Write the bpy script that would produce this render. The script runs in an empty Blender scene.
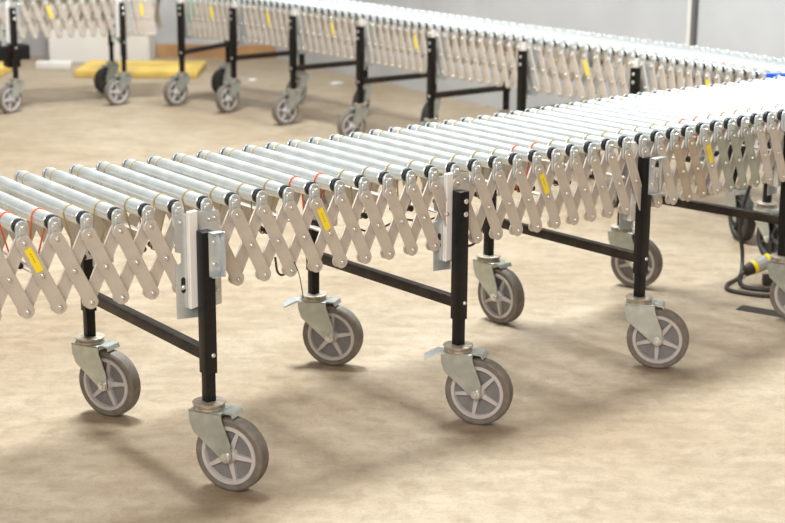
import bpy, bmesh, math, random
from mathutils import Matrix, Vector
random.seed(7)
S = bpy.context.scene
COL = S.collection
PI = math.pi

# ------------------------------------------------------------------ materials
def new_mat(name):
    m = bpy.data.materials.new(name); m.use_nodes = True
    nt = m.node_tree; b = nt.nodes['Principled BSDF']
    return m, nt, b

def mat(name, col, rough=.5, metal=0.0, var=.0, scale=30, bump=0.0, spec=.5, rvar=0.0):
    m, nt, b = new_mat(name)
    b.inputs['Roughness'].default_value = rough
    b.inputs['Metallic'].default_value = metal
    b.inputs['Specular IOR Level'].default_value = spec
    b.inputs['Base Color'].default_value = (*col, 1)
    if var or bump or rvar:
        tc = nt.nodes.new('ShaderNodeTexCoord')
        n = nt.nodes.new('ShaderNodeTexNoise'); n.inputs['Scale'].default_value = scale
        n.inputs['Detail'].default_value = 5
        nt.links.new(tc.outputs['Object'], n.inputs['Vector'])
    if var:
        r = nt.nodes.new('ShaderNodeValToRGB')
        r.color_ramp.elements[0].position = .3; r.color_ramp.elements[1].position = .7
        r.color_ramp.elements[0].color = (*[c*(1-var) for c in col], 1)
        r.color_ramp.elements[1].color = (*[min(1, c*(1+var)) for c in col], 1)
        nt.links.new(n.outputs['Fac'], r.inputs['Fac']); nt.links.new(r.outputs['Color'], b.inputs['Base Color'])
    if rvar:
        mr = nt.nodes.new('ShaderNodeMapRange')
        mr.inputs['To Min'].default_value = rough-rvar; mr.inputs['To Max'].default_value = rough+rvar
        nt.links.new(n.outputs['Fac'], mr.inputs['Value']); nt.links.new(mr.outputs['Result'], b.inputs['Roughness'])
    if bump:
        bp = nt.nodes.new('ShaderNodeBump'); bp.inputs['Strength'].default_value = bump
        bp.inputs['Distance'].default_value = .002
        nt.links.new(n.outputs['Fac'], bp.inputs['Height']); nt.links.new(bp.outputs['Normal'], b.inputs['Normal'])
    return m

M_ROLL = mat('zinc_roller', (.77, .81, .81), .30, .66, .10, 14, rvar=.08)
M_CAP = mat('black_plastic', (.012, .011, .011), .45)
M_ARM = mat('galvanised_arm', (.60, .54, .48), .42, .35, .08, 22, rvar=.06)
M_ARMG = mat('green_stained_arm', (.38, .39, .33), .5, .35, .16, 22)
M_ARMB = mat('brown_stained_arm', (.48, .40, .30), .5, .35, .16, 22)
M_BOLT = mat('bright_bolt', (.72, .70, .66), .28, .7)
M_ZINC = mat('galvanised_bracket', (.62, .66, .68), .34, .6, .12, 18, rvar=.08)
M_FORK = mat('caster_zinc', (.50, .53, .50), .34, .7, .16, 25, rvar=.1)
M_PLATE = mat('worn_swivel_plate', (.50, .44, .36), .42, .6, .25, 60)
M_BLACK = mat('black_paint', (.009, .008, .008), .42, 0, .3, 60, spec=.28)
M_BEAM = mat('brown_black_beam', (.030, .022, .017), .45, 0, .4, 40, spec=.3)
M_TIRE = mat('grey_rubber', (.17, .145, .12), .65, 0, .2, 50, .15)
M_RIM = mat('grey_wheel_plastic', (.52, .48, .46), .45, 0, .08, 40)
M_WEB = mat('dark_wheel_web', (.20, .188, .185), .5, 0, .1, 40)
M_DTIRE = mat('black_rubber', (.035, .032, .03), .6, 0, .2, 50)
M_DWEB = mat('black_wheel_web', (.06, .058, .056), .5)
M_BELT = mat('tan_belt', (.42, .33, .16), .5)
M_BELTO = mat('orange_belt', (.75, .12, .02), .45)
M_YEL = mat('yellow_paper', (.95, .72, .02), .5)
M_YCURB = mat('yellow_paint_worn', (.66, .45, .10), .6, 0, .3, 5)
M_WHITE = mat('white_paint', (.80, .77, .73), .5, 0, .04, 3)
M_GREEN = mat('green_plastic', (.02, .40, .27), .4)
M_BLUE = mat('blue_paint', (.01, .10, .66), .6, spec=.2)
M_RED = mat('red_plastic', (.8, .04, .02), .35)
M_RUBBER = mat('cable_rubber', (.035, .026, .02), .5)
M_GREYP = mat('grey_plug', (.45, .43, .40), .4)
M_INK = mat('print_ink', (.10, .08, .03), .6)
M_WOOD = mat('brown_baseboard', (.40, .22, .10), .55, 0, .2, 6)

# ------------------------------------------------------------------ mesh helpers (local: X along, Y rearward, Z up)
def finish(bm, name, m, smooth=True):
    bmesh.ops.recalc_face_normals(bm, faces=bm.faces)
    me = bpy.data.meshes.new(name); bm.to_mesh(me); bm.free()
    me.materials.append(m)
    if smooth:
        for p in me.polygons: p.use_smooth = True
        try: me.set_sharp_from_angle(angle=math.radians(38))
        except Exception: pass
    return me

def b_prism(bm, pts, y0, y1, ch=0.0):
    """outline pts (x,z), extruded from y0 to y1, chamfer ch on both ends"""
    cx = sum(p[0] for p in pts)/len(pts); cz = sum(p[1] for p in pts)/len(pts)
    def ring(y, inset):
        out = []
        n = len(pts)
        for i, (x, z) in enumerate(pts):
            if inset:
                ax, az = pts[i-1]; bx, bz = pts[(i+1) % n]
                dx, dz = bx-ax, bz-az; L = math.hypot(dx, dz) or 1
                nx, nz = -dz/L, dx/L
                if nx*(cx-x)+nz*(cz-z) < 0: nx, nz = -nx, -nz
                x += nx*inset; z += nz*inset
            out.append(bm.verts.new((x, y, z)))
        return out
    if ch:
        rings = [ring(y0, ch), ring(y0+ch*(1 if y1 > y0 else -1), 0), ring(y1-ch*(1 if y1 > y0 else -1), 0), ring(y1, ch)]
    else:
        rings = [ring(y0, 0), ring(y1, 0)]
    n = len(pts)
    for a, b in zip(rings, rings[1:]):
        for i in range(n):
            bm.faces.new((a[i], a[(i+1) % n], b[(i+1) % n], b[i]))
    bm.faces.new(rings[0]); bm.faces.new(rings[-1][::-1])

def stadium(x0, z0, x1, z1, r, n=8):
    a = math.atan2(z1-z0, x1-x0); pts = []
    for k in range(n+1): t = a+PI/2+PI*k/n; pts.append((x0+r*math.cos(t), z0+r*math.sin(t)))
    for k in range(n+1): t = a-PI/2+PI*k/n; pts.append((x1+r*math.cos(t), z1+r*math.sin(t)))
    return pts

def b_box(bm, x0, x1, y0, y1, z0, z1, bev=0.0):
    g = bmesh.ops.create_cube(bm, size=1, matrix=Matrix.Translation(((x0+x1)/2, (y0+y1)/2, (z0+z1)/2)) @
                              Matrix.Diagonal((abs(x1-x0), abs(y1-y0), abs(z1-z0), 1)))
    if bev:
        es = list({e for v in g['verts'] for e in v.link_edges})
        bmesh.ops.bevel(bm, geom=es, offset=bev, segments=2, affect='EDGES', profile=.5)

def b_lathe(bm, prof, n=24, axis='Y', c=(0, 0, 0), closed=False):
    """prof: (radius, h); revolve around axis through c"""
    rings = []
    for r, h in prof:
        ring = []
        for k in range(n):
            t = 2*PI*k/n; a, b = r*math.cos(t), r*math.sin(t)
            co = (a, h, b) if axis == 'Y' else ((a, b, h) if axis == 'Z' else (h, a, b))
            ring.append(bm.verts.new((co[0]+c[0], co[1]+c[1], co[2]+c[2])))
        rings.append(ring)
    seq = list(zip(rings, rings[1:]))
    if closed: seq.append((rings[-1], rings[0]))
    for a, b in seq:
        for k in range(n):
            bm.faces.new((a[k], a[(k+1) % n], b[(k+1) % n], b[k]))
    if not closed:
        if prof[0][0] > 1e-5: bm.faces.new(rings[0])
        if prof[-1][0] > 1e-5: bm.faces.new(rings[-1][::-1])
    bmesh.ops.remove_doubles(bm, verts=bm.verts, dist=1e-6)

def b_tube(bm, pts, r, n=8, closed=False):
    P = [Vector(p) for p in pts]; N = len(P); rings = []
    up = Vector((.13, .21, .97)).normalized()
    for i, p in enumerate(P):
        a = P[i-1] if (i or closed) else P[0]; b = P[(i+1) % N] if (i < N-1 or closed) else P[-1]
        d = (b-a).normalized(); u = d.cross(up)
        if u.length < .05: u = d.cross(Vector((1, 0, 0)))
        u.normalize(); w = d.cross(u)
        rings.append([bm.verts.new(p+u*r*math.cos(2*PI*k/n)+w*r*math.sin(2*PI*k/n)) for k in range(n)])
    seq = list(zip(rings, rings[1:]))
    if closed: seq.append((rings[-1], rings[0]))
    for a, b in seq:
        for k in range(n): bm.faces.new((a[k], a[(k+1) % n], b[(k+1) % n], b[k]))
    if not closed: bm.faces.new(rings[0]); bm.faces.new(rings[-1][::-1])

def spline(ctrl, per=8):
    C = [Vector(c) for c in ctrl]; C = [C[0]*2-C[1]]+C+[C[-1]*2-C[-2]]; out = []
    for i in range(1, len(C)-2):
        for k in range(per):
            t = k/per; p0, p1, p2, p3 = C[i-1:i+3]
            out.append(.5*((2*p1)+(p2-p0)*t+(2*p0-5*p1+4*p2-p3)*t*t+(3*p1-p0-3*p2+p3)*t**3))
    out.append(C[-2]); return out

# ------------------------------------------------------------------ objects
WM = {}
def put(name, data, parent=None, M=None, label=None, kind=None):
    """link an object; M is its world matrix"""
    M = M or Matrix.Identity(4)
    o = bpy.data.objects.new(name, data); COL.objects.link(o)
    WM[o.name] = M.copy()
    if parent is not None:
        o.parent = parent; o.matrix_basis = WM[parent.name].inverted() @ M
    else: o.matrix_basis = M
    if label: o['label'] = label
    if kind: o['kind'] = kind
    return o

def tag(o, label, cat, group=None):
    o['label'] = label; o['category'] = cat
    if group: o['group'] = group
    return o

def frame(p, t, z=None):
    """matrix with X along t (2d angle), origin p"""
    c, s = math.cos(t), math.sin(t)
    return Matrix(((c, -s, 0, p[0]), (s, c, 0, p[1]), (0, 0, 1, p[2]), (0, 0, 0, 1)))

def T(x, y, z): return Matrix.Translation((x, y, z))

# ------------------------------------------------------------------ conveyor kit
class Kit: pass
def make_kit(roller_len, roller_r, arm_h, arm_pitch, wheel_r, legtop, ztop, detail=True):
    k = Kit(); nseg = 20 if detail else 12
    k.rlen, k.rr, k.arm_h, k.wr, k.ztop, k.detail = roller_len, roller_r, arm_h, wheel_r, ztop, detail
    # roller along +Y from y=.012 ; grooves near both ends
    R = roller_r; g = .0016
    def groove(y): return [(R, y-.005), (R-g, y-.003), (R-g, y+.003), (R, y+.005)]
    bm = bmesh.new()
    b_lathe(bm, [(R*.55, .019), (R-.002, .018), (R, .020)]+groove(.088)+groove(roller_len-.055)+[(R, roller_len-.020), (R-.002, roller_len-.018), (R*.55, roller_len-.019)], nseg)
    k.roller = finish(bm, 'roller_tube', M_ROLL)
    bm = bmesh.new(); b_lathe(bm, [(.004, .005), (R*.86, .006), (R*.96, .008), (R*.96, .0175), (R*.5, .0185)], nseg)
    k.cap = finish(bm, 'roller_cap', M_CAP)
    bm = bmesh.new(); b_lathe(bm, [(.004, roller_len-.005), (R*.60, roller_len-.006), (R*.66, roller_len-.008), (R*.66, roller_len-.0175), (R*.5, roller_len-.0185)], nseg)
    k.cap2 = finish(bm, 'roller_cap_rear', M_CAP)
    # thin ring belt at the rear groove
    def ring(y, m, nm):
        bm = bmesh.new()
        b_lathe(bm, [(R-g, y-.0018), (R+.0009, y-.0018), (R+.0009, y+.0018), (R-g, y+.0018)], nseg, closed=True)
        return finish(bm, nm, m)
    k.ring = ring(roller_len-.055, M_BELT, 'belt_ring')
    # belt: loop round roller and idler below
    def belt(m, nm, dx):
        bm = bmesh.new(); pts = []; y = .088; d = .115; r2 = .010; off = dx
        for q in range(13):
            t = -.15+(PI+.3)*q/12; pts.append(((R+.0006)*math.cos(t), y, (R+.0006)*math.sin(t)))
        for q in range(9):
            t = PI+PI*q/8; pts.append((off+r2*math.cos(t), y+.006, -d+r2*math.sin(t)))
        b_tube(bm, pts, .0023, 6, True); return finish(bm, nm, m)
    k.belt = [belt(M_BELT, 'belt_loop', -.020), belt(M_BELT, 'belt_loop', .022)]
    k.belto = [belt(M_BELTO, 'belt_loop_orange', -.020), belt(M_BELTO, 'belt_loop_orange', .022)]
    bm = bmesh.new(); b_lathe(bm, [(.0085, .07), (.0085, .084), (.006, .086), (.006, .102), (.0085, .104), (.0085, .115)], 12)
    k.spool = finish(bm, 'idler', M_CAP)
    # bracket tab
    bm = bmesh.new(); b_prism(bm, stadium(0, 0, 0, -.040, .0165), -.006, .002, .0015)
    b_prism(bm, stadium(0, -.008, 0, -.036, .010), -.009, -.006, .0012)
    k.tab = finish(bm, 'tab', M_ZINC)
    bm = bmesh.new(); b_lathe(bm, [(0, -.0185), (.0045, -.0175), (.0055, -.012), (.0055, -.009), (.0085, -.0088), (.0085, -.0062)], 12 if detail else 8)
    k.nut = finish(bm, 'nut', M_BOLT)
    # arms, drawn between pivots along local X=0..L
    L = math.hypot(arm_h, arm_pitch); k.L = L
    def arm(m, nm, y0, y1):
        bm = bmesh.new(); b_prism(bm, stadium(0, 0, L, 0, .0185 if detail else .0165), y0, y1, .0014)
        if detail: # raised rib along each edge
            for s in (-1, 1): b_box(bm, .0, L, y0-.0012, y0+.0008, s*.0155-.0014, s*.0155+.0014)
        return finish(bm, nm, m)
    k.arm = arm(M_ARM, 'arm_front', -.0155, -.0105)
    k.armg = arm(M_ARMG, 'arm_front_green', -.0155, -.0105)
    k.armb = arm(M_ARMB, 'arm_front_brown', -.0155, -.0105)
    k.armk = arm(M_ARM, 'arm_back', .004, .009)
    bm = bmesh.new(); b_lathe(bm, [(0, -.0058), (.003, -.0052), (.0055, -.0032), (.0068, 0), (.0068, .001)], 12 if detail else 8)
    k.bolt = finish(bm, 'bolt_head', M_BOLT)
    bm = bmesh.new(); b_box(bm, .016, L*.5-.012, -.0172, -.0166, -.0095, .0095)
    k.sticker = finish(bm, 'sticker_paper', M_YEL, False)
    bm = bmesh.new()
    for i in range(4):
        x = .030+i*.0075
        b_box(bm, x, x+.0045, -.0175, -.0172, -.0008, .0008)
    k.ink = finish(bm, 'sticker_print', M_INK, False)
    # leg bracket: slotted plate + white channel + dome
    bm = bmesh.new(); h0, h1 = -.288, -.014
    notch = [(-.066, h1), (-.066, -.110), (-.050, -.116), (-.050, -.140), (-.066, -.146), (-.066, h0), (.0, h0-.004), (.0, -.018), (.0, h1)]
    b_prism(bm, notch, -.024, -.021)
    b_prism(bm, [(.0, h1+.002), (.062, h1-.002), (.066, -.03), (.066, h0+.022), (.050, h0+.020), (0, h0+.02)], -.024, -.021)
    k.lplate = finish(bm, 'leg_plate', M_ZINC)
    bm = bmesh.new()
    b_prism(bm, [(-.034, -.008), (-.008, -.006), (-.008, -.258), (-.034, -.262)], -.040, -.024, .002)
    k.lchan = finish(bm, 'leg_channel', M_WHITE)
    bm = bmesh.new(); b_prism(bm, stadium(-.046, -.185, -.046, -.215, .006), -.0248, -.0238)
    k.lslot = finish(bm, 'slot', M_CAP)
    # C handle bracket
    def chandle(w, opened):
      bm = bmesh.new(); hh = .118
      b_box(bm, 0, w*.45 if opened else w, -.0035, 0, -hh, 0, .001)
      b_box(bm, 0, w, -.022, 0, -.0035, 0, .001); b_box(bm, 0, w, -.022, 0, -hh, -hh+.0035, .001)
      if opened: b_box(bm, w-.009, w, -.006, 0, -hh, 0, .001)
      else: b_box(bm, w-.004, w, -.026, 0, -hh, 0, .001)
      return finish(bm, 'c_bracket', M_ZINC)
    k.chand = {1: chandle(.036, False), 2: chandle(.056, True)}
    # legs: outer tube top at legtop; origin at leg axis on the floor
    bm = bmesh.new(); b_box(bm, -.0175, .0175, -.0175, .0175, .312, legtop, .002)
    k.leg = finish(bm, 'outer_tube', M_BLACK)
    zc = 2*wheel_r+.036
    bm = bmesh.new(); b_box(bm, -.0138, .0138, -.0138, .0138, zc-.004, .34, .002)
    k.inner = finish(bm, 'inner_tube_mesh', M_BLACK)
    # caster (X = trail direction, origin at swivel axis on floor)
    wr = wheel_r; tr = .066*wr/.1; q = wr/.1; k.trail = tr
    bm = bmesh.new()
    b_lathe(bm, [(0, zc), (.039*q, zc), (.044*q, zc-.002), (.044*q, zc-.005), (.037*q, zc-.008), (.037*q, zc-.011), (.041*q, zc-.013), (.041*q, zc-.018), (.030*q, zc-.022), (0, zc-.022)], 24, 'Z')
    k.swivel = finish(bm, 'swivel', M_PLATE)
    bm = bmesh.new(); zt = zc-.020
    side = [(-.042*q, zt), (-.040*q, zt-.030*q), (-.030*q, zt-.058*q), (tr-.018*q, wr-.004)]
    side += [(tr+.017*q*math.cos(t), wr+.017*q*math.sin(t)) for t in [PI*1.15+PI*.8*j/6 for j in range(7)]]
    side += [(tr+.014*q, wr+.035*q), (.056*q, zt-.018*q), (.054*q, zt)]
    for s in (-1, 1): b_prism(bm, side, s*.032*q, s*.036*q, .0008)
    b_box(bm, -.042*q, .052*q, -.036*q, .036*q, zt-.004, zt+.001, .001)
    b_prism(bm, [(.045*q, zt+.001), (.078*q, zt+.001), (.083*q, zt-.012), (.080*q, zt-.013), (.075*q, zt-.003), (.045*q, zt-.003)], -.022*q, .034*q)
    k.fork = finish(bm, 'fork', M_FORK)
    def wheel(mt, mr, mw):
        a = bmesh.new()
        b_lathe(a, [(wr*.80, -.020*q), (wr*.93, -.022*q), (wr*.985, -.018*q), (wr, -.008*q), (wr, .008*q), (wr*.985, .018*q), (wr*.93, .022*q), (wr*.80, .020*q)], 48, closed=True)
        tire = finish(a, 'tire_mesh', mt)
        a = bmesh.new(); w = .0205*q
        b_lathe(a, [(wr*.68, -w+.003), (wr*.70, -w-.002), (wr*.79, -w-.002), (wr*.81, -w+.002), (wr*.81, w-.002), (wr*.79, w+.002), (wr*.70, w+.002), (wr*.68, w-.003)], 48, closed=True)
        b_lathe(a, [(.002, -w-.006), (wr*.15, -w-.006), (wr*.20, -w-.002), (wr*.23, -.012*q), (wr*.23, .012*q), (wr*.20, w+.002), (wr*.15, w+.006), (.002, w+.006)], 24)
        for j in range(5):
            t = 2*PI*j/5+PI/2
            for sg in (-1, 1):
                ca, sa = math.cos(t), math.sin(t); ww = .006*q
                p = [(ca*r_-sa*d_, sa*r_+ca*d_) for r_, d_ in ((wr*.18, -ww*1.3), (wr*.70, -ww*.8), (wr*.70, ww*.8), (wr*.18, ww*1.3))]
                b_prism(a, p, sg*(w-.002), sg*.006*q, .0008)
        rim = finish(a, 'rim_mesh', mr)
        a = bmesh.new(); b_lathe(a, [(wr*.20, -.007*q), (wr*.69, -.010*q), (wr*.69, .010*q), (wr*.20, .007*q)], 40, closed=True)
        web = finish(a, 'web_mesh', mw)
        return tire, rim, web
    k.wheel = wheel(M_TIRE, M_RIM, M_WEB); k.dwheel = wheel(M_DTIRE, M_DWEB, M_DWEB)
    bm = bmesh.new()
    for s in (-1, 1):
        b_lathe(bm, [(.0, s*.046*q), (.007*q, s*.045*q), (.008*q, s*.041*q), (.013*q, s*.040*q), (.013*q, s*.0365*q)], 14)
    b_lathe(bm, [(.005*q, -.040*q), (.005*q, .040*q)], 10)
    k.axle = finish(bm, 'axle', M_BOLT)
    bm = bmesh.new()
    b_prism(bm, [(-.030*q, zt-.002), (-.058*q, zt+.004), (-.098*q, zt-.016), (-.098*q, zt-.022), (-.058*q, zt-.003), (-.030*q, zt-.008)], -.024*q, .024*q, .001)
    k.pedal = finish(bm, 'pedal', M_ZINC)
    bm = bmesh.new(); b_lathe(bm, [(0, -.0245), (.005, -.0235), (.0078, -.0205), (.0078, -.017)], 12)
    k.legbolt = finish(bm, 'leg_bolt', M_BOLT)
    return k

def put_caster(k, root, base, yaw, dark=False, pedal=False, name='caster'):
    M = frame((base[0], base[1], 0), yaw)
    c = put(name, k.fork, root, M)
    put('swivel_plate', k.swivel, c, M)
    W = k.dwheel if dark else k.wheel
    Mw = M @ T(k.trail, 0, k.wr)
    put('tire', W[0], c, Mw); 
    put('wheel_rim', W[1], c, Mw @ Matrix.Rotation(random.uniform(0, 1.2), 4, 'Y'))
    put('wheel_web', W[2], c, Mw)
    put('axle_bolt', k.axle, c, Mw)
    if pedal is not False: put('brake_pedal', k.pedal, c, M @ Matrix.Rotation(pedal, 4, 'Z'))
    return c

def put_leg(k, root, p, a, front=True, handle=False, bolts='low', beam_z=.355):
    M = frame((p[0], p[1], 0), a)
    lg = put('leg', k.leg, root, M)
    put('inner_tube', k.inner, lg, M)
    if front:
        put('bolt', k.bolt, lg, M @ T(.006, -.0170, beam_z))
        if not handle:
            for z in (.028, .066): put('bolt', k.legbolt, lg, M @ T(.004, 0, k.legtop_z-z))
    else:
        put('bolt', k.bolt, lg, M @ Matrix.Rotation(PI, 4, 'Z') @ T(.006, -.0170, beam_z))
    return lg

def beam(root, A, B, z, m=None):
    A = Vector(A); B = Vector(B); d = B-A; L = d.length; a = math.atan2(d.y, d.x)
    bm = bmesh.new(); b_box(bm, .0175, L-.0175, -.014, .014, z-.015, z+.015, .0015)
    return put('cross_beam', finish(bm, 'beam_mesh', m or M_BEAM), root, frame((A.x, A.y, 0), a))

def build_conveyor(k, name, label, frames, idx0, stations, beam_z, leg_off=.064, orange=(), stickers=(), tint={}, ztop=None, nonear_tab=()):
    """frames: list of (P(2d), angle of n). Each index = one roller."""
    z = ztop or k.ztop
    cx = sum(f[0][0] for f in frames)/len(frames); cy = sum(f[0][1] for f in frames)/len(frames)
    root = put(name, None, None, T(cx, cy, 0)); tag(root, label, 'conveyor')
    n = len(frames); RL = k.rlen
    far = bmesh.new(); indiv = 0
    fr = []
    for i, (P, an) in enumerate(frames):
        fr.append(frame((P[0], P[1], z), an-PI/2))
    for i, F in enumerate(fr):
        idx = i+idx0
        r = put('roller', k.roller, root, F)
        put('end_cap', k.cap, r, F); put('end_cap', k.cap2, r, F)
        put('rear_belt', k.ring, r, F)
        b = (k.belto if idx in orange else k.belt)[i % 2]
        put('drive_belt', b, r, F, label='orange drive belt' if idx in orange else None)
        if k.detail: put('idler_spool', k.spool, root, F @ T(-.020 if i % 2 == 0 else .022, 0, -.115))
        t = put('roller_bracket', k.tab, root, F); put('axle_nut', k.nut, t, F)
        Fr = F @ T(0, RL, 0) @ Matrix.Rotation(PI, 4, 'Z')
        t = put('roller_bracket', k.tab, root, Fr)
        if k.detail: put('axle_nut', k.nut, t, Fr)
    drop = .036
    for i in range(n-1):
        A, B = fr[i], fr[i+1]; idx = i+idx0
        for side in (0, 1):
            a = (A @ Vector((0, RL*side, 0))); b = (B @ Vector((0, RL*side, 0)))
            d = b-a; pitch = d.length; ang = math.atan2(d.y, d.x)
            # stays rigid: the height follows from the pitch
            h = math.sqrt(max(k.L**2-pitch**2, .0004))
            th = math.atan2(h, pitch)
            F0 = frame((a.x, a.y, z-drop), ang) if not side else frame((b.x, b.y, z-drop), ang+PI)
            Mf = F0 @ Matrix.Rotation(th, 4, 'Y')                    # "\" arm : down along +X
            Mb = F0 @ T(pitch, 0, 0) @ Matrix.Rotation(PI-th, 4, 'Y')  # "/" arm
            if side == 0:
                me = {'g': k.armg, 'b': k.armb}.get(tint.get(idx), k.arm)
                o = put('scissor_arm', me, root, Mf)
                for s in ((0, .5, 1)):
                    put('bolt', k.bolt, o, Mf @ T(k.L*s, -.0165, 0))
                if idx in stickers:
                    put('sticker', k.sticker, o, Mf, label='yellow sticker')
                    if k.detail: put('sticker_print', k.ink, o, Mf)
                if n <= 50: put('scissor_arm', k.armk, root, Mb)
                else: far_add(far, k.armk, Mb)
            else:
                far_add(far, k.arm, Mf); far_add(far, k.armk, Mb)
    bmesh.ops.recalc_face_normals(far, faces=far.faces)
    me = bpy.data.meshes.new('arms_behind'); far.to_mesh(me); far.free(); me.materials.append(M_ARM)
    o = put('scissor_arm', me, root, WM[root.name]); me.transform(WM[root.name].inverted()); o['kind'] = 'stuff'
    o['label'] = 'scissor arms along the rear side'
    # mid height tie rods, one every fifth pivot
    for i in range(2, n-1, 5):
        A, B = fr[i], fr[i+1]; C = (A.translation+B.translation)/2
        F = frame((C.x, C.y, z-drop-k.arm_h/2), frames[i][1]-PI/2)
        bm = bmesh.new(); b_box(bm, -.012, .012, .012, RL-.012, -.002, .002)
        put('tie_strip', finish(bm, 'tie_mesh', M_ARM), root, F)
    # stations
    legs = []
    for st in stations:
        i = st['i']-idx0; F = fr[i]; an = frames[i][1]; a = an-PI/2
        Fs = F
        Np = st.get('N') or tuple((F @ Vector((0, -leg_off, 0)))[:2])
        Rp = st.get('R') or tuple((F @ Vector((0, RL+leg_off, 0)))[:2])
        la = math.atan2(Rp[1]-Np[1], Rp[0]-Np[0])-PI/2
        for side, p in ((0, Np), (1, Rp)):
            if side == 0:
                Fb = frame((p[0], p[1], z), la) @ T(0, .062, 0)
            else: Fb = frame((p[0], p[1], z), la+PI) @ T(0, .062, 0)
            lb = put('leg_bracket', k.lplate, root, Fb)
            put('bracket_channel', k.lchan, lb, Fb, label='whitish folded channel')
            put('slot', k.lslot, lb, Fb)
            for q in ((-.050, -.034), (.050, -.034), (-.046, -.205), (.052, -.225)):
                put('bolt', k.bolt, lb, Fb @ T(q[0], -.0242, q[1]))
            k.legtop_z = z-.045 if not k.detail else z-.055
            lg = put_leg(k, root, p, la+(PI if side else 0), True, st.get('handle', False) and side == 0, beam_z=beam_z)
            if st.get('handle') and side == 0:
                Fh = frame((p[0], p[1], z), la) @ T(-.002, -.0175, -.054)
                ch = put('angle_bracket', k.chand[st['handle']], root, Fh, label='bright C-shaped steel bracket')
                for q in (-.028, -.085): put('bolt', k.bolt, ch, Fh @ T(.014, -.004, q))
        put_caster(k, root, Np, st['yN'], False, st.get('pN', False))
        put_caster(k, root, Rp, st['yR'], st.get('dark', False), st.get('pR', False))
        beam(root, Np, Rp, beam_z)
        legs.append((Np, Rp))
    return root, fr

def far_add(bm, me, M):
    n0 = len(bm.verts); bm.from_mesh(me); bm.verts.ensure_lookup_table()
    for v in bm.verts[n0:]: v.co = M @ v.co

# ------------------------------------------------------------------ near conveyor: path of the roller ends
def nearP(i):
    def g(i): return (-.8944+.070286*i-.00019638*i*i-8.9967e-7*i**3, 3.8105+.044229*i+.00018980*i*i-1.8355e-6*i**3)
    if i > 33:
        a = g(33); x, y = a
        for q in range(33, i):
            h = math.radians(41 if q < 35 else 36); x += .072*math.cos(h); y += .072*math.sin(h)
        return (x, y)
    return g(i)
def nearA(i):  # direction the rollers point, away from the camera
    return math.radians(NA0+NA1*min(i, 33)-.35*max(0, min(i-33, 8)))
NA0, NA1 = 125.6, .165
ZT = .7457
kit = make_kit(.588, .0200, .173, .081, .10, ZT-.055, ZT)
fr_near = [(nearP(i), nearA(i)) for i in range(-7, 37)]
ST = [dict(i=6, N=(-.476, 4.017), R=(-.890, 4.584), yN=-.414, yR=-.476, handle=1),
      dict(i=16, N=(.193, 4.524), R=(-.254, 5.064), yN=-.353, yR=-.315, pR=.45, pN=.35),
      dict(i=26, N=(.796, 5.051), R=(.340, 5.584), yN=-.241, yR=-.842, handle=2),
      dict(i=36, N=(1.385, 5.60), R=(.875, 6.05), yN=-.55, yR=-.5)]
near, frN = build_conveyor(kit, 'roller_conveyor', 'nearest expandable roller conveyor crossing the foreground on black legs and grey casters',
    fr_near, -7, ST, .362, orange=(0, 1, 10, 11, 20, 21, 30, 31), stickers=(0, 10, 20, 30), tint={31: 'g', 32: 'g', 33: 'g', 28: 'b', 29: 'b'})
fr_next = [(nearP(i), nearA(i)) for i in range(37, 56)]
nxt, frX = build_conveyor(kit, 'roller_conveyor', 'roller conveyor unit joined to the right end of the foreground conveyor, black casters',
    fr_next, 37, [dict(i=46, yN=-.5, yR=-1.2, dark=True)], .362, orange=(40, 41, 50, 51))

Mz = frame((1.48, 6.85, 0), -.35)
dt = put('motor_stand', None, None, Mz); tag(dt, 'black motor stand on one dark caster behind the right end of the near conveyor', 'stand')
bm = bmesh.new(); b_box(bm, -.045, .045, -.05, .05, .32, .46, .006); b_box(bm, -.02, .02, -.02, .02, .230, .33, .002)
b_lathe(bm, [(.03, .46), (.03, .47), (.022, .49), (0, .495)], 16, 'Z')
put('housing', finish(bm, 'drive_mesh', M_BLACK), dt, Mz)
Mq = Mz @ Matrix.Rotation(-1.0, 4, 'Z'); cs = put('caster', kit.fork, dt, Mq)
put('swivel_plate', kit.swivel, cs, Mq); put('tire', kit.dwheel[0], cs, Mq @ T(kit.trail, 0, .1)); put('wheel_rim', kit.dwheel[1], cs, Mq @ T(kit.trail, 0, .1)); put('wheel_web', kit.dwheel[2], cs, Mq @ T(kit.trail, 0, .1))
# green end cap of the near unit
F = frN[-1]
bm = bmesh.new(); b_box(bm, -.012, .05, -.048, -.024, -.035, .012, .004)
put('end_clip', finish(bm, 'clip', M_GREEN), near, frame((1.385, 5.60, ZT), nearA(36)-PI/2) @ T(-.01, .03, .0), label='green plastic end clip')

# ------------------------------------------------------------------ far conveyors
def catmull(pts, t):
    i = min(int(t), len(pts)-2); u = t-i
    g = lambda j: pts[max(0, min(len(pts)-1, j))]
    p0, p1, p2, p3 = g(i-1), g(i), g(i+1), g(i+2)
    if i == 0: p0 = tuple(2*a-b for a, b in zip(p1, p2))
    if i == len(pts)-2: p3 = tuple(2*b-a for a, b in zip(p1, p2))
    return tuple(.5*((2*b)+(c-a)*u+(2*a-5*b+4*c-d)*u*u+(3*b-a-3*c+d)*u**3) for a, b, c, d in zip(p0, p1, p2, p3))
ZF = .69
kitf = make_kit(.43, .0175, .205, .060, .0875, ZF-.045, ZF, detail=False)
FS = [(-1.33, 10.42, 62), (-.96, 10.15, 40), (-.56, 9.70, 37), (-.15, 9.17, 37), (.24, 8.66, 37), (.68, 8.12, 38), (1.155, 7.52, 38), (1.50, 7.01, 38), (1.93, 6.42, 38)]
ff = []
for j in range(0, 78):
    x, y, a = catmull(FS, j/10); ff.append(((x, y), math.radians(a)))
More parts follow.
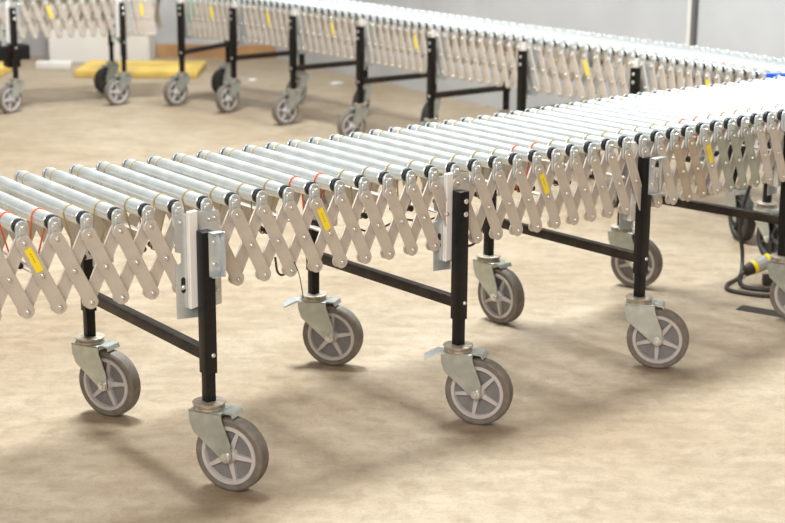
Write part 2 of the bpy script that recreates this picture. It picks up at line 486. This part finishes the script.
STF = [dict(i=0, yN=-2.35, yR=-2.3, dark=True), dict(i=10, yN=-2.3, yR=-2.2), dict(i=20, yN=-2.5, yR=-2.0, dark=True),
       dict(i=30, yN=-2.55, yR=-2.0, dark=True), dict(i=40, yN=-2.6, yR=-2.0, pN=-.4), dict(i=50, yN=-2.6, yR=-2.0), dict(i=60, yN=-2.6, yR=-2.0)]
farc, frF = build_conveyor(kitf, 'roller_conveyor', 'long roller conveyor in the background running along the grey side wall',
    ff, 0, STF, .335, leg_off=.05, stickers=(5, 15, 25, 37, 55, 67), orange=(46, 58, 67))
F = frF[72]
bm = bmesh.new(); b_box(bm, 0, .25, -.05, -.018, -.012, .020, .003)
put('end_bar', finish(bm, 'bar', M_BLUE), farc, F @ T(.0, 0, 0) @ Matrix.Rotation(.75, 4, 'Z'), label='blue bar')
bm = bmesh.new(); b_box(bm, -.02, .02, -.04, -.024, -.16, -.02, .003)
put('end_clip', finish(bm, 'clip_far', M_GREEN), farc, frF[0] @ T(.05, .02, 0), label='green plastic end clip')

FL = [(-3.0, 9.55, 140), (-2.37, 10.08, 125), (-1.74, 10.42, 108), (-1.43, 10.49, 82)]
fl = []
for j in range(0, 27):
    x, y, a = catmull(FL, j/10); fl.append(((x, y), math.radians(a)))
lef, frL = build_conveyor(kitf, 'roller_conveyor', 'left background roller conveyor unit with a black motor box and red button',
    fl, 0, [dict(i=0, yN=-2.2, yR=-2.2), dict(i=10, yN=-2.2, yR=-2.2, dark=True), dict(i=20, yN=-2.4, yR=-2.3, dark=True)], .40, leg_off=.05, stickers=(13, 23))
F = frL[10]
bm = bmesh.new(); b_box(bm, -.13, .11, -.035, .14, -.37, -.28, .006); b_box(bm, -.02, .06, .0, .10, -.42, -.36, .006)
mb = put('motor_box', finish(bm, 'motor', M_BLACK), lef, F)
bm = bmesh.new(); b_lathe(bm, [(0, -.062), (.016, -.060), (.018, -.05), (.018, -.034)], 14, c=(.0, 0, -.305))
put('button', finish(bm, 'button_mesh', M_RED), mb, F, label='red stop button')

# ------------------------------------------------------------------ hoses, hanging wire (parts of the near conveyor)
def world_tube(name, ctrl, r, m, parent=None, per=8, label=None):
    bm = bmesh.new(); P = spline(ctrl, per); c = sum(P, Vector())/len(P); c.z = min(p.z for p in P)
    b_tube(bm, [p-c for p in P], r, 8)
    return put(name, finish(bm, name+'_mesh', m), parent, T(*c), label)
def at(F, x, y, z): return (F @ Vector((x, y, z)))
F = frN[7+9]
world_tube('black_hose', [at(F, -.030, .02, -.175), at(F, -.030, .01, -.212), at(F, -.015, .01, -.225), at(F, .0, .01, -.214), at(F, .004, .03, -.18)], .0032, M_RUBBER, near)
world_tube('hanging_wire', [at(F, .004, -.02, -.185), at(F, .012, -.03, -.215), at(F, .020, -.03, -.25), at(F, .026, -.03, -.285)], .0013, M_RUBBER, near)
F = frN[7+16]
world_tube('black_hose', [at(F, .02, .03, -.18), at(F, .04, .02, -.225), at(F, .08, .02, -.24), at(F, .12, .03, -.225), at(F, .16, .05, -.18)], .004, M_RUBBER, near)
world_tube('black_hose', [at(F, -.30, .10, -.14), at(F, -.22, .10, -.17), at(F, -.12, .10, -.15), at(F, -.02, .10, -.165), at(F, .10, .10, -.14)], .003, M_RUBBER, near)

# ------------------------------------------------------------------ setting
def floor_mat():
    m, nt, b = new_mat('concrete_floor'); N = nt.nodes; L = nt.links
    tc = N.new('ShaderNodeTexCoord')
    def noise(s, d=6, ro=.55, dist=0):
        n = N.new('ShaderNodeTexNoise'); n.inputs['Scale'].default_value = s; n.inputs['Detail'].default_value = d
        n.inputs['Roughness'].default_value = ro; n.inputs['Distortion'].default_value = dist
        L.new(tc.outputs['Object'], n.inputs['Vector']); return n
    a = noise(1.1, 6, .6, .4); c = noise(17, 10, .72, .5); g = noise(120, 4, .7)
    r = N.new('ShaderNodeValToRGB'); e = r.color_ramp.elements
    e[0].position = .30; e[0].color = (.35, .262, .172, 1); e[1].position = .70; e[1].color = (.475, .388, .288, 1)
    L.new(a.outputs['Fac'], r.inputs['Fac'])
    r2 = N.new('ShaderNodeValToRGB'); e = r2.color_ramp.elements
    e[0].position = .28; e[0].color = (.62, .57, .50, 1); e[1].position = .56; e[1].color = (1, 1, 1, 1)
    L.new(c.outputs['Fac'], r2.inputs['Fac'])
    r3 = N.new('ShaderNodeValToRGB'); e = r3.color_ramp.elements
    e[0].position = .3; e[0].color = (.82, .80, .77, 1); e[1].position = .52; e[1].color = (1.0, 1.0, 1.0, 1)
    L.new(g.outputs['Fac'], r3.inputs['Fac'])
    def mul(x, y, f=1):
        q = N.new('ShaderNodeMix'); q.data_type = 'RGBA'; q.blend_type = 'MULTIPLY'; q.inputs[0].default_value = f
        L.new(x, q.inputs[6]); L.new(y, q.inputs[7]); return q.outputs[2]
    o = mul(mul(r.outputs['Color'], r2.outputs['Color'], .75), r3.outputs['Color'])
    # fine scratches / scuffs
    mp = N.new('ShaderNodeMapping'); mp.inputs['Scale'].default_value = (1, 4, 1); mp.inputs['Rotation'].default_value = (0, 0, .9)
    L.new(tc.outputs['Object'], mp.inputs['Vector'])
    sc = N.new('ShaderNodeTexNoise'); sc.inputs['Scale'].default_value = 5; sc.inputs['Detail'].default_value = 6; L.new(mp.outputs[0], sc.inputs['Vector'])
    r4 = N.new('ShaderNodeValToRGB'); e = r4.color_ramp.elements
    e[0].position = .35; e[0].color = (.88, .86, .83, 1); e[1].position = .6; e[1].color = (1, 1, 1, 1)
    L.new(sc.outputs['Fac'], r4.inputs['Fac']); o = mul(o, r4.outputs['Color'])
    vz = N.new('ShaderNodeTexVoronoi'); vz.inputs['Scale'].default_value = 5.5; L.new(tc.outputs['Object'], vz.inputs['Vector'])
    ad = N.new('ShaderNodeMath'); ad.operation = 'MULTIPLY_ADD'; L.new(g.outputs['Fac'], ad.inputs[0]); ad.inputs[1].default_value = .03; L.new(vz.outputs['Distance'], ad.inputs[2])
    r5 = N.new('ShaderNodeValToRGB'); e = r5.color_ramp.elements
    e[0].position = .028; e[0].color = (.45, .38, .32, 1); e[1].position = .050; e[1].color = (1, 1, 1, 1)
    L.new(ad.outputs[0], r5.inputs['Fac']); o = mul(o, r5.outputs['Color'], .8)
    L.new(o, b.inputs['Base Color'])
    mr = N.new('ShaderNodeMapRange'); mr.inputs['To Min'].default_value = .38; mr.inputs['To Max'].default_value = .68
    L.new(c.outputs['Fac'], mr.inputs['Value']); L.new(mr.outputs['Result'], b.inputs['Roughness'])
    b.inputs['Specular IOR Level'].default_value = .35
    bp = N.new('ShaderNodeBump'); bp.inputs['Strength'].default_value = .12; bp.inputs['Distance'].default_value = .003
    L.new(c.outputs['Fac'], bp.inputs['Height']); L.new(bp.outputs['Normal'], b.inputs['Normal'])
    return m

def wall_mat(name, ca, cb, scale):
    m, nt, b = new_mat(name); N = nt.nodes; L = nt.links
    tc = N.new('ShaderNodeTexCoord'); n = N.new('ShaderNodeTexNoise'); n.inputs['Scale'].default_value = scale; n.inputs['Detail'].default_value = 8
    L.new(tc.outputs['Object'], n.inputs['Vector'])
    r = N.new('ShaderNodeValToRGB'); e = r.color_ramp.elements
    e[0].position = .35; e[0].color = (*ca, 1); e[1].position = .65; e[1].color = (*cb, 1)
    L.new(n.outputs['Fac'], r.inputs['Fac']); L.new(r.outputs['Color'], b.inputs['Base Color']); b.inputs['Roughness'].default_value = .75
    return m

def slab(name, x0, x1, y0, y1, z0, z1, m, M=None, kind='structure', parent=None, bev=0):
    bm = bmesh.new(); cx, cy = (x0+x1)/2, (y0+y1)/2
    b_box(bm, x0-cx, x1-cx, y0-cy, y1-cy, 0, z1-z0, bev)
    return put(name, finish(bm, name+'_mesh', m, False), parent, (M or Matrix.Identity(4)) @ T(cx, cy, z0), kind=kind)

slab('floor', -9, 9, -3, 15, -.10, 0, floor_mat())
MW = wall_mat('grey_wall', (.50, .50, .51), (.61, .61, .62), 1.4)
MB = wall_mat('block_wall', (.42, .41, .42), (.54, .53, .53), 2.5)
slab('wall_back', -9, -.5, 12.75, 12.95, 0, 4.2, MB)
slab('baseboard_back', -1.85, -.9, 12.70, 12.745, 0, .10, M_WOOD)
# side wall running from the far corner towards the right foreground
wa = math.atan2(-.835, .55); WMx = frame((-.93, 12.72, 0), wa)
slab('wall_right', 0, 9.0, 0, .2, 0, 4.2, MW, WMx)
# white door panels on the back wall
for i, (a, b) in enumerate(((-2.62, -2.05), (-2.03, -1.86))):
    slab('door_%d' % (i+1), a, b, 12.36, 12.745, 0, 2.3, M_WHITE, bev=.004)
# yellow curb
slab('trim_1', -2.28, -1.40, 11.56, 12.15, 0, .05, M_YCURB, bev=.01)
slab('trim_2', -3.4, -2.80, 11.60, 12.1, 0, .06, M_YCURB, bev=.01)

# wall conduit
bm = bmesh.new(); b_tube(bm, [(0, 0, .0), (0, 0, 1.5), (0, 0, 3.2)], .016, 10)
pr = put('wall_conduit', None, None, WMx @ T(4.63, -.022, .35)); tag(pr, 'pale vertical conduit pipe with a dark gap fixed on the grey side wall', 'pipe')
put('pipe', finish(bm, 'conduit', M_WHITE), pr, WM[pr.name])
bm = bmesh.new(); b_box(bm, .016, .040, -.008, .02, 0, 3.2); put('channel', finish(bm, 'chan', mat('dark_grey', (.16, .15, .15), .6)), pr, WM[pr.name])
bm = bmesh.new(); b_box(bm, -.05, .03, -.020, .02, .57, .60, .003); put('clamp', finish(bm, 'clampm', M_ZINC), pr, WM[pr.name])
bm = bmesh.new(); b_box(bm, .02, .14, -.05, .02, .93, 1.05, .004); put('junction_box', finish(bm, 'jbm', mat('dark_box', (.2, .2, .2), .5)), pr, WM[pr.name])

# white box lying by the back wall
def boxthing(name, x0, x1, y0, y1, z1, m, label, cat, rot=0, z0=0):
    bm = bmesh.new(); cx, cy = (x0+x1)/2, (y0+y1)/2; b_box(bm, x0-cx, x1-cx, y0-cy, y1-cy, 0, z1, .008)
    return tag(put(name, finish(bm, name+'_mesh', m), None, T(cx, cy, z0) @ Matrix.Rotation(rot, 4, 'Z')), label, cat)
boxthing('foam_block', -2.64, -2.38, 11.95, 12.03, .060, M_WHITE, 'white block lying on the floor by the back wall at far left', 'block')

# paper scraps
def scrap(x, y, s, rot, label):
    bm = bmesh.new(); v = [bm.verts.new(p) for p in ((-s, -s*.6, .001), (s*.9, -s*.5, .004), (s, s*.6, .002), (0, s*.75, .007), (-s*.8, s*.4, .001))]
    c = bm.verts.new((0, 0, .010))
    for i in range(5): bm.faces.new((v[i], v[(i+1) % 5], c))
    g = bmesh.ops.extrude_face_region(bm, geom=bm.faces[:]); bmesh.ops.translate(bm, verts=[q for q in g['geom'] if isinstance(q, bmesh.types.BMVert)], vec=(0, 0, .002))
    tag(put('paper_scrap', finish(bm, 'scrap_mesh', M_WHITE), None, T(x, y, 0) @ Matrix.Rotation(rot, 4, 'Z')), label, 'litter')
scrap(-.40, 11.35, .05, .3, 'white paper scrap on the floor behind the far conveyor')
scrap(-1.0, 11.5, .04, 1.3, 'small pale scrap on floor beside the far conveyor legs near the back wall')

# rubber mat under the right hand caster
bm = bmesh.new(); b_prism(bm, [(0, 0), (.55, 0), (.55, .002), (0, .002)], -.035, .035)
tag(put('rubber_mat', finish(bm, 'mat_mesh', M_RUBBER), None, frame((1.275, 5.745, 0), -.58)), 'thin dark rubber strip on the floor in front of the right-hand caster', 'mat')

# power cable and connector on the floor at right
cb = world_tube('power_cable', [(1.50, 6.30, .56), (1.43, 6.30, .40), (1.37, 6.25, .22), (1.38, 6.22, .08), (1.36, 6.15, .012), (1.29, 6.04, .008), (1.285, 5.95, .008), (1.40, 5.88, .008), (1.50, 5.90, .008), (1.60, 6.02, .008)], .008, M_RUBBER, per=10)
tag(cb, 'black power cable hanging down and looping on the floor at the right', 'cable')
cr = put('cable_connector', None, None, T(1.44, 6.06, .0)); tag(cr, 'grey plug connector with yellow bands beside the right caster', 'connector')
Mc = T(1.352, 6.04, .060) @ Matrix.Rotation(.35, 4, 'Z') @ Matrix.Rotation(-.30, 4, 'Y')
for nm, prof, m in (('plug', [(.012, 0), (.022, .004), (.024, .03), (.024, .035)], M_RUBBER), ('yellow_band', [(.0245, .035), (.027, .036), (.027, .050), (.0245, .051)], M_YEL),
                    ('plug_body', [(.024, .051), (.027, .053), (.028, .095), (.025, .098)], M_GREYP), ('yellow_band', [(.025, .098), (.030, .099), (.030, .114), (.025, .115)], M_YEL),
                    ('socket', [(.025, .115), (.027, .117), (.025, .17), (.012, .18)], M_RUBBER)):
    bm = bmesh.new(); b_lathe(bm, prof, 18, 'X'); put(nm, finish(bm, nm+'_mesh', m), cr, Mc)
world_tube('cord', [(1.362, 6.045, .060), (1.335, 6.03, .045), (1.34, 6.0, .012), (1.42, 5.96, .010), (1.52, 5.98, .010), (1.62, 6.1, .010)], .009, M_RUBBER, cr, per=10)
bm = bmesh.new(); b_box(bm, -.03, .03, -.02, .02, 0, .040, .004); put('cradle', finish(bm, 'cradle_mesh', M_RUBBER), cr, T(1.46, 6.065, 0))

# ------------------------------------------------------------------ camera (fitted)
f_px, pitch, roll, H = 1626.77, .253276, -.0066336, 1.65308
cam = bpy.data.cameras.new('camera'); co = bpy.data.objects.new('camera', cam); COL.objects.link(co)
cam.sensor_fit = 'HORIZONTAL'; cam.sensor_width = 36; cam.lens = f_px/785*36
Fw = Vector((0, math.cos(pitch), -math.sin(pitch))); R = Vector((1, 0, 0)); D = Fw.cross(R)
c, s = math.cos(roll), math.sin(roll)
X = c*R+s*D; Dn = -s*R+c*D
co.matrix_world = Matrix(((X.x, -Dn.x, -Fw.x, 0), (X.y, -Dn.y, -Fw.y, 0), (X.z, -Dn.z, -Fw.z, H), (0, 0, 0, 1)))
cam.clip_start = .05
cam.dof.use_dof = True; cam.dof.focus_distance = 4.55; cam.dof.aperture_fstop = 4.0
S.camera = co

# ------------------------------------------------------------------ light
w = bpy.data.worlds.new('world'); S.world = w; w.use_nodes = True
bg = w.node_tree.nodes['Background']; bg.inputs['Color'].default_value = (1.0, .77, .56, 1); bg.inputs['Strength'].default_value = .20
def lamp(x, y, z, size, power, col=(1, .95, .88), aim=None):
    l = bpy.data.lights.new('ceiling_lamp', 'AREA'); l.shape = 'DISK'; l.size = size; l.energy = power; l.color = col
    o = bpy.data.objects.new('ceiling_lamp', l); COL.objects.link(o); o.location = (x, y, z)
    if aim:
        o.rotation_euler = (Vector(aim)-Vector((x, y, z))).to_track_quat('-Z', 'Y').to_euler()
lamp(-1.1, 6.6, 7.5, 1.9, 1180, (.90, .98, 1.0), aim=(.2, 4.4, 0))
lamp(1.5, 10.5, 7.5, 1.6, 400, (.92, .98, 1.0), aim=(0, 9.0, 0))
lamp(-1.5, -3.5, 5.0, 4.5, 600, (1.0, .97, .93), aim=(.2, 5.5, .4))

vs = S.view_settings; vs.view_transform = 'Standard'; vs.look = 'None'; vs.exposure = 0.0; vs.gamma = 1; vs.use_curve_mapping = False
